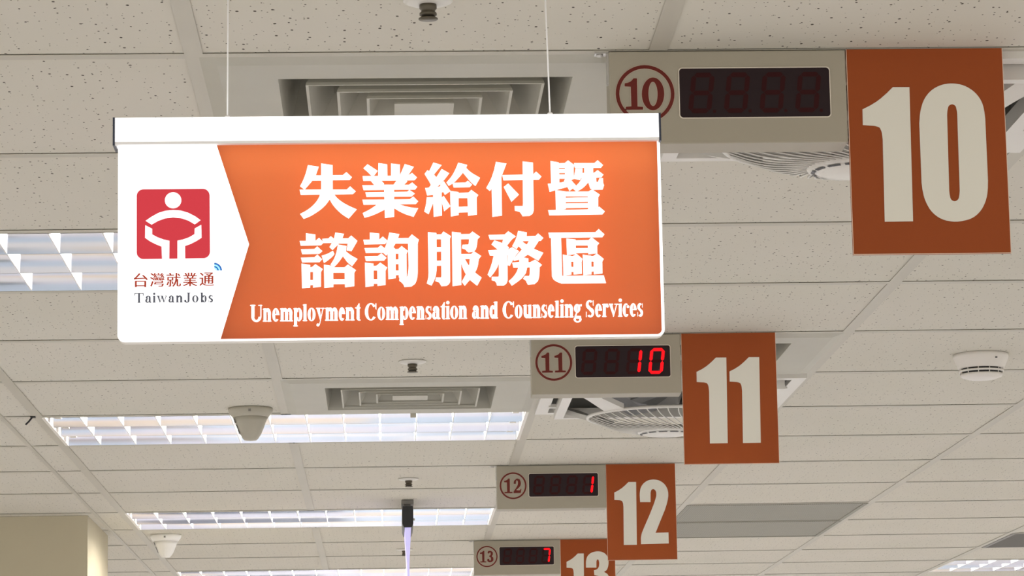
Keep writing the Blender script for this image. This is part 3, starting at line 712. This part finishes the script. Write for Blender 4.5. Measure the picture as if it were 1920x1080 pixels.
        P.extend(ringp(0, x+s*0.5, -X*0.02, X*0.60, s, t*1.3, 60, 330, 18)); P.append([(x, X*0.1), (x+s, X*0.15), (w, X*0.1), (w, 0.02*X), (x+s*0.6, -X*0.02)])
    elif c == 'g':
        P.extend(ringp(w*0.04, w*0.82, X*0.34, X*1.02, s, t*1.1)); P.append([(w*0.62, X*0.84), (w*0.70, X*0.98), (w, X), (w, X*0.84)])
        P.append([(w*0.10, X*0.05), (w*0.30, X*0.36), (w*0.46, X*0.36), (w*0.34, X*0.12), (w*0.9, X*0.10), (w*0.9, -X*0.12), (w*0.2, -X*0.10)]); P.extend(ringp(0, w*0.97, D, X*0.08, s*0.75, t*1.5))
    elif c == 'C':
        P.extend(ringp(0, w*1.02, -H*0.02, H*1.02, s*1.12, t*1.3, 38, 322, 28)); P.append([(w*0.88, H), (w*0.97, H), (w*0.97, H*0.62), (w*0.88, H*0.70)])
    elif c == 'U':
        x = w*0.10; P.append(rect(x, x+s*1.1, H*0.3, H)); P.append(rect(0, x+s*1.1+e*1.3, H-t, H)); P.append(rect(w*0.84, w*0.84+t*1.2, H*0.3, H)); P.append(rect(w*0.68, w, H-t, H)); P.extend(ringp(x, w*0.84+t*1.2, -H*0.02, H*0.62, s*1.0, t*2.2, 180, 360, 18))
    elif c == 'T':
        x = (w-s)/2; P.append(rect(x, x+s, 0, H)); P.append(rect(x-e, x+s+e, 0, t)); P.append(rect(0, w, H-t, H)); P.append([(0, H), (t*1.3, H), (t, H*0.72), (0, H*0.72)]); P.append([(w-t*1.3, H), (w, H), (w, H*0.72), (w-t, H*0.72)])
    elif c == 'J':
        x = w*0.52; P.append(rect(x, x+s, H*0.2, H)); P.append(rect(x-e*1.4, x+s+e*1.4, H-t, H)); P.extend(ringp(w*0.02, x+s, -H*0.04, H*0.5, s, t*1.3, 200, 360, 14)); P.append(ell(w*0.16, H*0.16, s*0.6, s*0.6, 12))
    return P
def line_of(letters, base, X, H, s, t, e, y, m, name):
    for c, a, b_ in letters:
        g = MB()
        for p in glyph(c, b_-a, X, H, s, t, e):
            ctr = (a+b_)/2; by = base(ctr)
            flat(g, [[P_(a+px_, by-py_, y) for px_, py_ in p]], y)
        g.build(name, m, sign, False)
def P_(u, v, Y):
    q = at(u, v, Y); return (q.x, q.z)
k7 = lambda x: 460+x/5.053
k8 = lambda x: 840+x/5.053
eng = [(c, k7(a), k7(b_)) for c, a, b_ in (('U',45,160),('n',165,248),('e',255,322),('m',328,452),('p',455,540),('l',545,585),('o',590,665),('y',670,750),('m',755,880),('e',885,945),('n',948,1035),('t',1040,1092),('C',1132,1245),('o',1250,1325),('m',1330,1453),('p',1460,1545),('e',1550,1615),('n',1620,1700),('s',1706,1765),('a',1770,1848),('t',1850,1892))]
eng += [(c, k8(a), k8(b_)) for c, a, b_ in (('i',-22,18),('o',20,97),('n',100,182),('a',228,302),('n',305,390),('d',393,474),('C',517,628),('o',632,705),('u',710,796),('n',800,880),('s',885,940),('e',945,1008),('l',1012,1055),('i',1060,1100),('n',1103,1190),('g',1190,1268),('S',1305,1385),('e',1393,1458),('r',1460,1522),('v',1522,1612),('i',1612,1652),('c',1655,1718),('e',1722,1787),('s',1793,1848))]
line_of(eng, lambda x: 603.3-(x-480)*0.0139, 24.5, 31.5, 5.5, 1.8, 1.4, SY-0.0008, SIGNL, 'letter')
k6 = lambda x: 240+x/10.105
tj = [(c, k6(a), k6(b_)) for c, a, b_ in (('T',122,296),('a',325,445),('i',468,525),('w',550,735),('a',765,880),('n',908,1036),('J',1065,1190),('o',1215,1335),('b',1372,1492),('s',1525,1612))]
line_of(tj, lambda x: 567.9-(x-250)*0.008, 13.2, 18.3, 3.7, 1.3, 0.9, SY-0.0006, SLATE, 'small_letter')

# the five small characters: Blender's own built-in font, turned into flat meshes
def fit_text(ch, u0, u1, v0, v1, y, m, name, bold=0.0):
    cu = bpy.data.curves.new('text', 'FONT'); cu.body = ch; cu.resolution_u = 3
    o = bpy.data.objects.new('text', cu); COL.objects.link(o); bpy.context.view_layer.update()
    me = bpy.data.meshes.new_from_object(o.evaluated_get(bpy.context.evaluated_depsgraph_get()))
    bpy.data.objects.remove(o); vs = [v_.co.copy() for v_ in me.vertices]
    if not vs: return
    ax, bx, ay, by = min(v_.x for v_ in vs), max(v_.x for v_ in vs), min(v_.y for v_ in vs), max(v_.y for v_ in vs)
    for v_ in me.vertices:
        u = u0+(v_.co.x-ax)/(bx-ax)*(u1-u0); v = v1-(v_.co.y-ay)/(by-ay)*(v1-v0)
        q = at(u, v, y); v_.co = (q.x, y, q.z)
    me.name = name; g = MB(); base = [tuple(v_.co) for v_ in me.vertices]; fc = [tuple(p.vertices) for p in me.polygons]
    for dx in ((-0.00034, 0.0, 0.00034) if bold else (0.0,)): g.add([(x+dx, yy, z) for x, yy, z in base], fc)
    bpy.data.meshes.remove(me); g.build(name, m, sign, False); return
for ch, a, b_, c, d in (('台',112,372,225,488),('灣',420,685,220,480),('就',732,998,218,480),('業',1043,1310,215,472),('通',1358,1625,212,465)):
    fit_text(ch, k6(a), k6(b_), 490+c/10.105, 490+d/10.105, SY-0.0006, RUST, 'small_chinese_character', 0.03)

# hanging wires
for (u0, v0, u1, v1) in ((426.3, 223, 427.9, -123), (1031.5, 217, 1018, -123)):
    p0, p1 = at(u0, v0, SY+0.016), at(u1, v1, SY+0.016); p1.z = CEIL
    b = MB(); b.tube([p0-Vector((0, 0, 0.004)), p1], 0.00095, 8); b.lathe([(0.003, -0.001), (0.003, 0.003), (0.0, 0.0045)], p0, 12); b.build('suspension_wire', WIRE, sign)
q = at(393, 223.3, SY+0.016); b = MB(); b.lathe([(0.004, -0.002), (0.004, 0.0), (0.002, 0.0012), (0.0, 0.0014)], q, 12); b.build('screw_cap', ALU, sign)

# ------------------------------------------------------------------ counter displays and number boards
GY = [gy(0), gy(4), gy(8), gy(12)]
def disp10(p, s, x0, y0): # pixel of an enlarged crop of the display 10 -> offset from its top left corner (x, -z)
    q = at(x0+p[0]/s, y0+p[1]/s, GY[0]); return (q.x-0.2935, q.z-CEIL)
B1 = [disp10(p, 8.306, 1140, 110) for p in [(375,358),(430,358),(440,820),(525,825),(525,872),(258,874),(258,825),(345,818),(335,495),(240,490),(240,438),(290,430),(345,400)]]
B0o = [disp10(p, 8.306, 1140, 110) for p in ell(693, 610, 178, 266)]; B0i = [disp10(p, 8.306, 1140, 110) for p in ell(693, 612, 73, 197)]
def rel(pts, s, x0, y0, Y, X):
    out = []
    for p in pts:
        q = at(x0+p[0]/s, y0+p[1]/s, Y); out.append((q.x-X, q.z-CEIL))
    return out
B2 = rel([(180,215),(185,180),(222,153),(258,163),(275,200),(270,238),(240,268),(212,288),(240,292),(262,288),(272,270),(280,275),(272,322),(178,324),(180,303),(212,263),(234,225),(236,190),(222,172),(212,182),(208,218)], 5.486, 930, 865, GY[2], 0.315)
B3 = rel([(233,218),(238,190),(275,183),(308,202),(312,235),(294,258),(316,275),(319,312),(292,337),(255,340),(228,322),(230,293),(255,293),(260,313),(276,316),(284,295),(276,272),(256,264),(256,250),(274,244),(278,220),(270,204),(260,212),(257,224)], 6.4, 880, 1005, GY[3], 0.3125)
N1 = rel([(240,220),(322,220),(340,883),(200,885),(190,480),(185,440),(175,420),(155,412),(92,408),(90,330),(130,310),(170,285),(210,250)], 2.634, 1580, 80, GY[0], 0.6025)
N0o = rel([(540,200),(600,210),(655,245),(690,295),(703,360),(718,700),(712,770),(685,830),(640,870),(560,888),(490,875),(440,840),(405,780),(390,710),(378,400),(382,340),(400,280),(435,235),(485,208)], 2.634, 1580, 80, GY[0], 0.6025)
N0i = rel([(540,303),(558,312),(565,345),(578,740),(572,775),(552,786),(533,775),(526,740),(515,345),(522,312)], 2.634, 1580, 80, GY[0], 0.6025)
N2 = rel([(1480,420),(1475,330),(1485,270),(1515,225),(1560,195),(1615,185),(1680,195),(1735,235),(1765,290),(1772,350),(1760,420),(1735,500),(1690,610),(1640,735),(1772,732),(1775,845),(1490,852),(1488,760),(1530,660),(1580,545),(1625,430),(1648,355),(1645,310),(1630,290),(1612,285),(1595,295),(1588,320),(1588,420)], 5.486, 930, 865, GY[2], 0.619)
N3 = rel([(1400,380),(1398,300),(1415,240),(1460,200),(1540,180),(1610,195),(1655,235),(1672,300),(1668,360),(1650,410),(1615,430),(1660,455),(1690,520),(1690,600),(1670,680),(1620,730),(1545,745),(1465,730),(1420,680),(1405,610),(1405,560),(1525,560),(1525,620),(1540,645),(1558,640),(1568,600),(1568,520),(1550,480),(1500,470),(1495,412),(1535,400),(1555,370),(1560,320),(1550,285),(1535,280),(1525,300),(1525,380)], 6.4, 880, 1005, GY[3], 0.6206)
N0o, N0i, N1, N2, N3, B1, B2, B3 = smooth(N0o, 50, 3), smooth(N0i, 60, 3), smooth(N1, 38), smooth(N2, 42, 3), smooth(N3, 42, 3), smooth(B1, 30), smooth(B2, 45), smooth(B3, 45)
def shift(l, dx, dz=0, s=1.0):
    cx = sum(p[0] for p in l)/len(l); cz = sum(p[1] for p in l)/len(l)
    return [(cx+(x-cx)*s+dx, cz+(z-cz)*s+dz) for x, z in l]
def left(l): return min(p[0] for p in l)
SEG = {'8': 'abcdefg', '1': 'bc', '0': 'abcdef', '7': 'abc'}
def segs(x, z, wd, h, th, sl):
    """seven-segment outlines; x, z bottom left, slant sl"""
    def K(u, v): return (x+u+sl*v/h, z+v)
    m = h/2; q = th/2; g = 0.0005
    hor = lambda v: [K(q+g, v), K(th+g, v-q), K(wd-th-g, v-q), K(wd-q-g, v), K(wd-th-g, v+q), K(th+g, v+q)]
    ver = lambda u, v0, v1: [K(u, v0+g), K(u+q, v0+q+g), K(u+q, v1-q-g), K(u, v1-g), K(u-q, v1-q-g), K(u-q, v0+q+g)]
    return {'a': hor(h-q), 'g': hor(m), 'd': hor(q), 'b': ver(wd-q, m, h-q), 'c': ver(wd-q, q, m), 'e': ver(q, q, m), 'f': ver(q, m, h-q)}
W_, H_, DEP = 0.3075, 0.1235, 0.055
def make_display(k, right, badge, text, label):
    Y = GY[k]; t = thing('queue_display', label, 'counter display', (right-W_, Y, CEIL), 'led counter displays')
    b = MB(); r = 0.002
    b.add([(0, 0, -0.001), (W_, 0, -0.001), (W_, 0, -H_), (0, 0, -H_), (0, DEP, -0.001), (W_, DEP, -0.001), (W_, DEP, -H_-0.001), (0, DEP, -H_-0.001)],
          [(0, 3, 2, 1), (4, 5, 6, 7), (0, 1, 5, 4), (3, 7, 6, 2), (0, 4, 7, 3), (1, 2, 6, 5)])
    h = b.build('housing', BOXM, t)
    bv = h.modifiers.new('bevel', 'BEVEL'); bv.width = 0.0015; bv.segments = 2
    b = MB(); b.box(-0.018, 0.0, 0.004, 0.020, -0.0025, 0.0); b.box(-0.0025, 0.0, 0.004, 0.020, -0.042, -0.002); b.lathe([(0.0045, -0.0045), (0.0045, -0.002)], (-0.011, 0.012, 0), 12)
    b.build('mounting_bracket', STEEL, t)
    x0, x1, z0, z1 = 0.0905, 0.2855, -0.0895, -0.0245
    b = MB(); b.prism([rounded(x0-0.0012, x1+0.0012, z0-0.0012, z1+0.0012, 0.0052, 'bl br tl tr'), rounded(x0, x1, z0, z1, 0.0045, 'bl br tl tr')], -0.0012, 0.001); b.build('window_bezel', TRIMW, t)
    b = MB(); b.prism([rounded(x0, x1, z0, z1, 0.0045, 'bl br tl tr')], -0.0006, 0.002); b.build('led_window', LEDW, t)
    txt = text.rjust(4)
    for j in range(4):
        S = segs(0.1005+0.0462*j, -0.0838, 0.0300, 0.0535, 0.0062, 0.0065)
        on = SEG.get(txt[j], '')
        for lit in (False, True):
            names = [n_ for n_ in 'abcdefg' if (n_ in on) == lit]
            if not names: continue
            g = MB()
            for n_ in names: flat(g, [S[n_]], -0.0010 if not lit else -0.0016)
            if not lit and k == 0: flat(g, [ell(0.1005+0.0462*j+0.0345, -0.0815, 0.0022, 0.0022, 12)], -0.0010)
            d = g.build('led_digit', LIT if lit else GHOST, t, False)
            if lit: d['label'] = 'lit red digit'
    cx, cz = 0.0458, -0.0575
    for m, dr, y in ((PINK, 0.0008, -0.0004), (MAROON, 0.0, -0.0008)):
        g = MB(); n = 48; R1, R0_ = 0.0380+dr, 0.0334-dr
        flat(g, [[(cx+R1*math.cos(2*PI*a/n), cz+R1*math.sin(2*PI*a/n)) for a in range(n)], [(cx+R0_*math.cos(2*PI*a/n), cz+R0_*math.sin(2*PI*a/n)) for a in range(n)]], y)
        for loops in badge:
            if dr:
                c0 = (sum(p[0] for p in loops[0])/len(loops[0]), sum(p[1] for p in loops[0])/len(loops[0]))
                outs = [grow(loops[0], 0.0008)]+[grow(l, -0.0008) for l in loops[1:]]
            else: outs = loops
            flat(g, outs, y)
        o = g.build('number_badge' if not dr else 'badge_outline', m, t, False)
    return t
def grow(l, d):
    """offset an outline outwards by d along its corner normals"""
    n = len(l); area = sum(l[i][0]*l[(i+1) % n][1]-l[(i+1) % n][0]*l[i][1] for i in range(n)); s = 1 if area > 0 else -1
    out = []
    for i in range(n):
        a, b, c = Vector(l[i-1]), Vector(l[i]), Vector(l[(i+1) % n])
        n1 = Vector(((b-a).y, -(b-a).x)).normalized(); n2 = Vector(((c-b).y, -(c-b).x)).normalized()
        m = (n1+n2); m = m.normalized() if m.length > 1e-6 else n1
        out.append(tuple(b+m*(s*d/max(0.5, m.dot(n1)))))
    return out
def fitb(l, x0, x1, z0, z1):
    ax, bx = min(p[0] for p in l), max(p[0] for p in l); az, bz = min(p[1] for p in l), max(p[1] for p in l)
    return [(x0+(x-ax)/(bx-ax)*(x1-x0), z0+(z-az)/(bz-az)*(z1-z0)) for x, z in l]
bz0, bz1 = -0.0785, -0.0370
one = lambda x: [fitb(B1, x, x+0.0232, bz0, bz1)]
oo = fitb(B0o, 0.0415, 0.0705, bz0-0.001, bz1+0.001)
oi = [(0.056+(x-0.056)*0.41, (bz0+bz1)/2+(z-(bz0+bz1)/2)*0.74) for x, z in oo]
make_display(0, 0.6015, [one(0.0195), [oo, oi]], '', 'largest counter display, badge 10, its dark window showing no lit digits')
make_display(1, 0.6085, [one(0.0205), one(0.0472)], '10', 'counter display with badge 11 and a lit red 10')
make_display(2, 0.6190, [one(0.0205), [fitb(B2, 0.0465, 0.0690, bz0, bz1)]], '1', 'counter display with badge 12 and a lit red 1')
make_display(3, 0.6195, [one(0.0205), [fitb(B3, 0.0465, 0.0690, bz0, bz1)]], '7', 'smallest counter display at the bottom, badge 13 and a lit red 7')

def make_board(k, x0, wd, nums, label):
    Y = GY[k]; t = thing('number_board', label, 'number sign', (x0, Y, CEIL), 'orange counter number boards')
    b = MB(); b.box(0, wd, 0.0, 0.005, -0.2715, -0.0005); b.build('panel', BOARD, t)
    b = MB()
    for q in ((0, 0.0007, -0.2715, -0.0005), (wd-0.0007, wd, -0.2715, -0.0005), (0.0007, wd-0.0007, -0.2715, -0.2707)): b.box(q[0], q[1], -0.0003, 0.0, q[2], q[3])
    b.build('pale_edge', BEDGE, t)
    for loops in nums:
        g = MB(); flat(g, loops, -0.0006); n = g.build('numeral', NUM, t, False)
    return t
n1 = lambda x: [shift(N1, x-left(N1), 0)]
make_board(0, 0.6025, 0.2045, [n1(0.0185), [N0o, N0i]], 'largest orange board with the white number 10')
make_board(1, 0.6100, 0.1955, [n1(0.0300), n1(0.0980)], 'orange board with the white number 11')
make_board(2, 0.6195, 0.1965, [n1(0.0225), [N2]], 'orange board with the white number 12')
make_board(3, 0.6206, 0.1965, [n1(0.0215), [N3]], 'orange board with the white number 13, cut by the bottom edge')
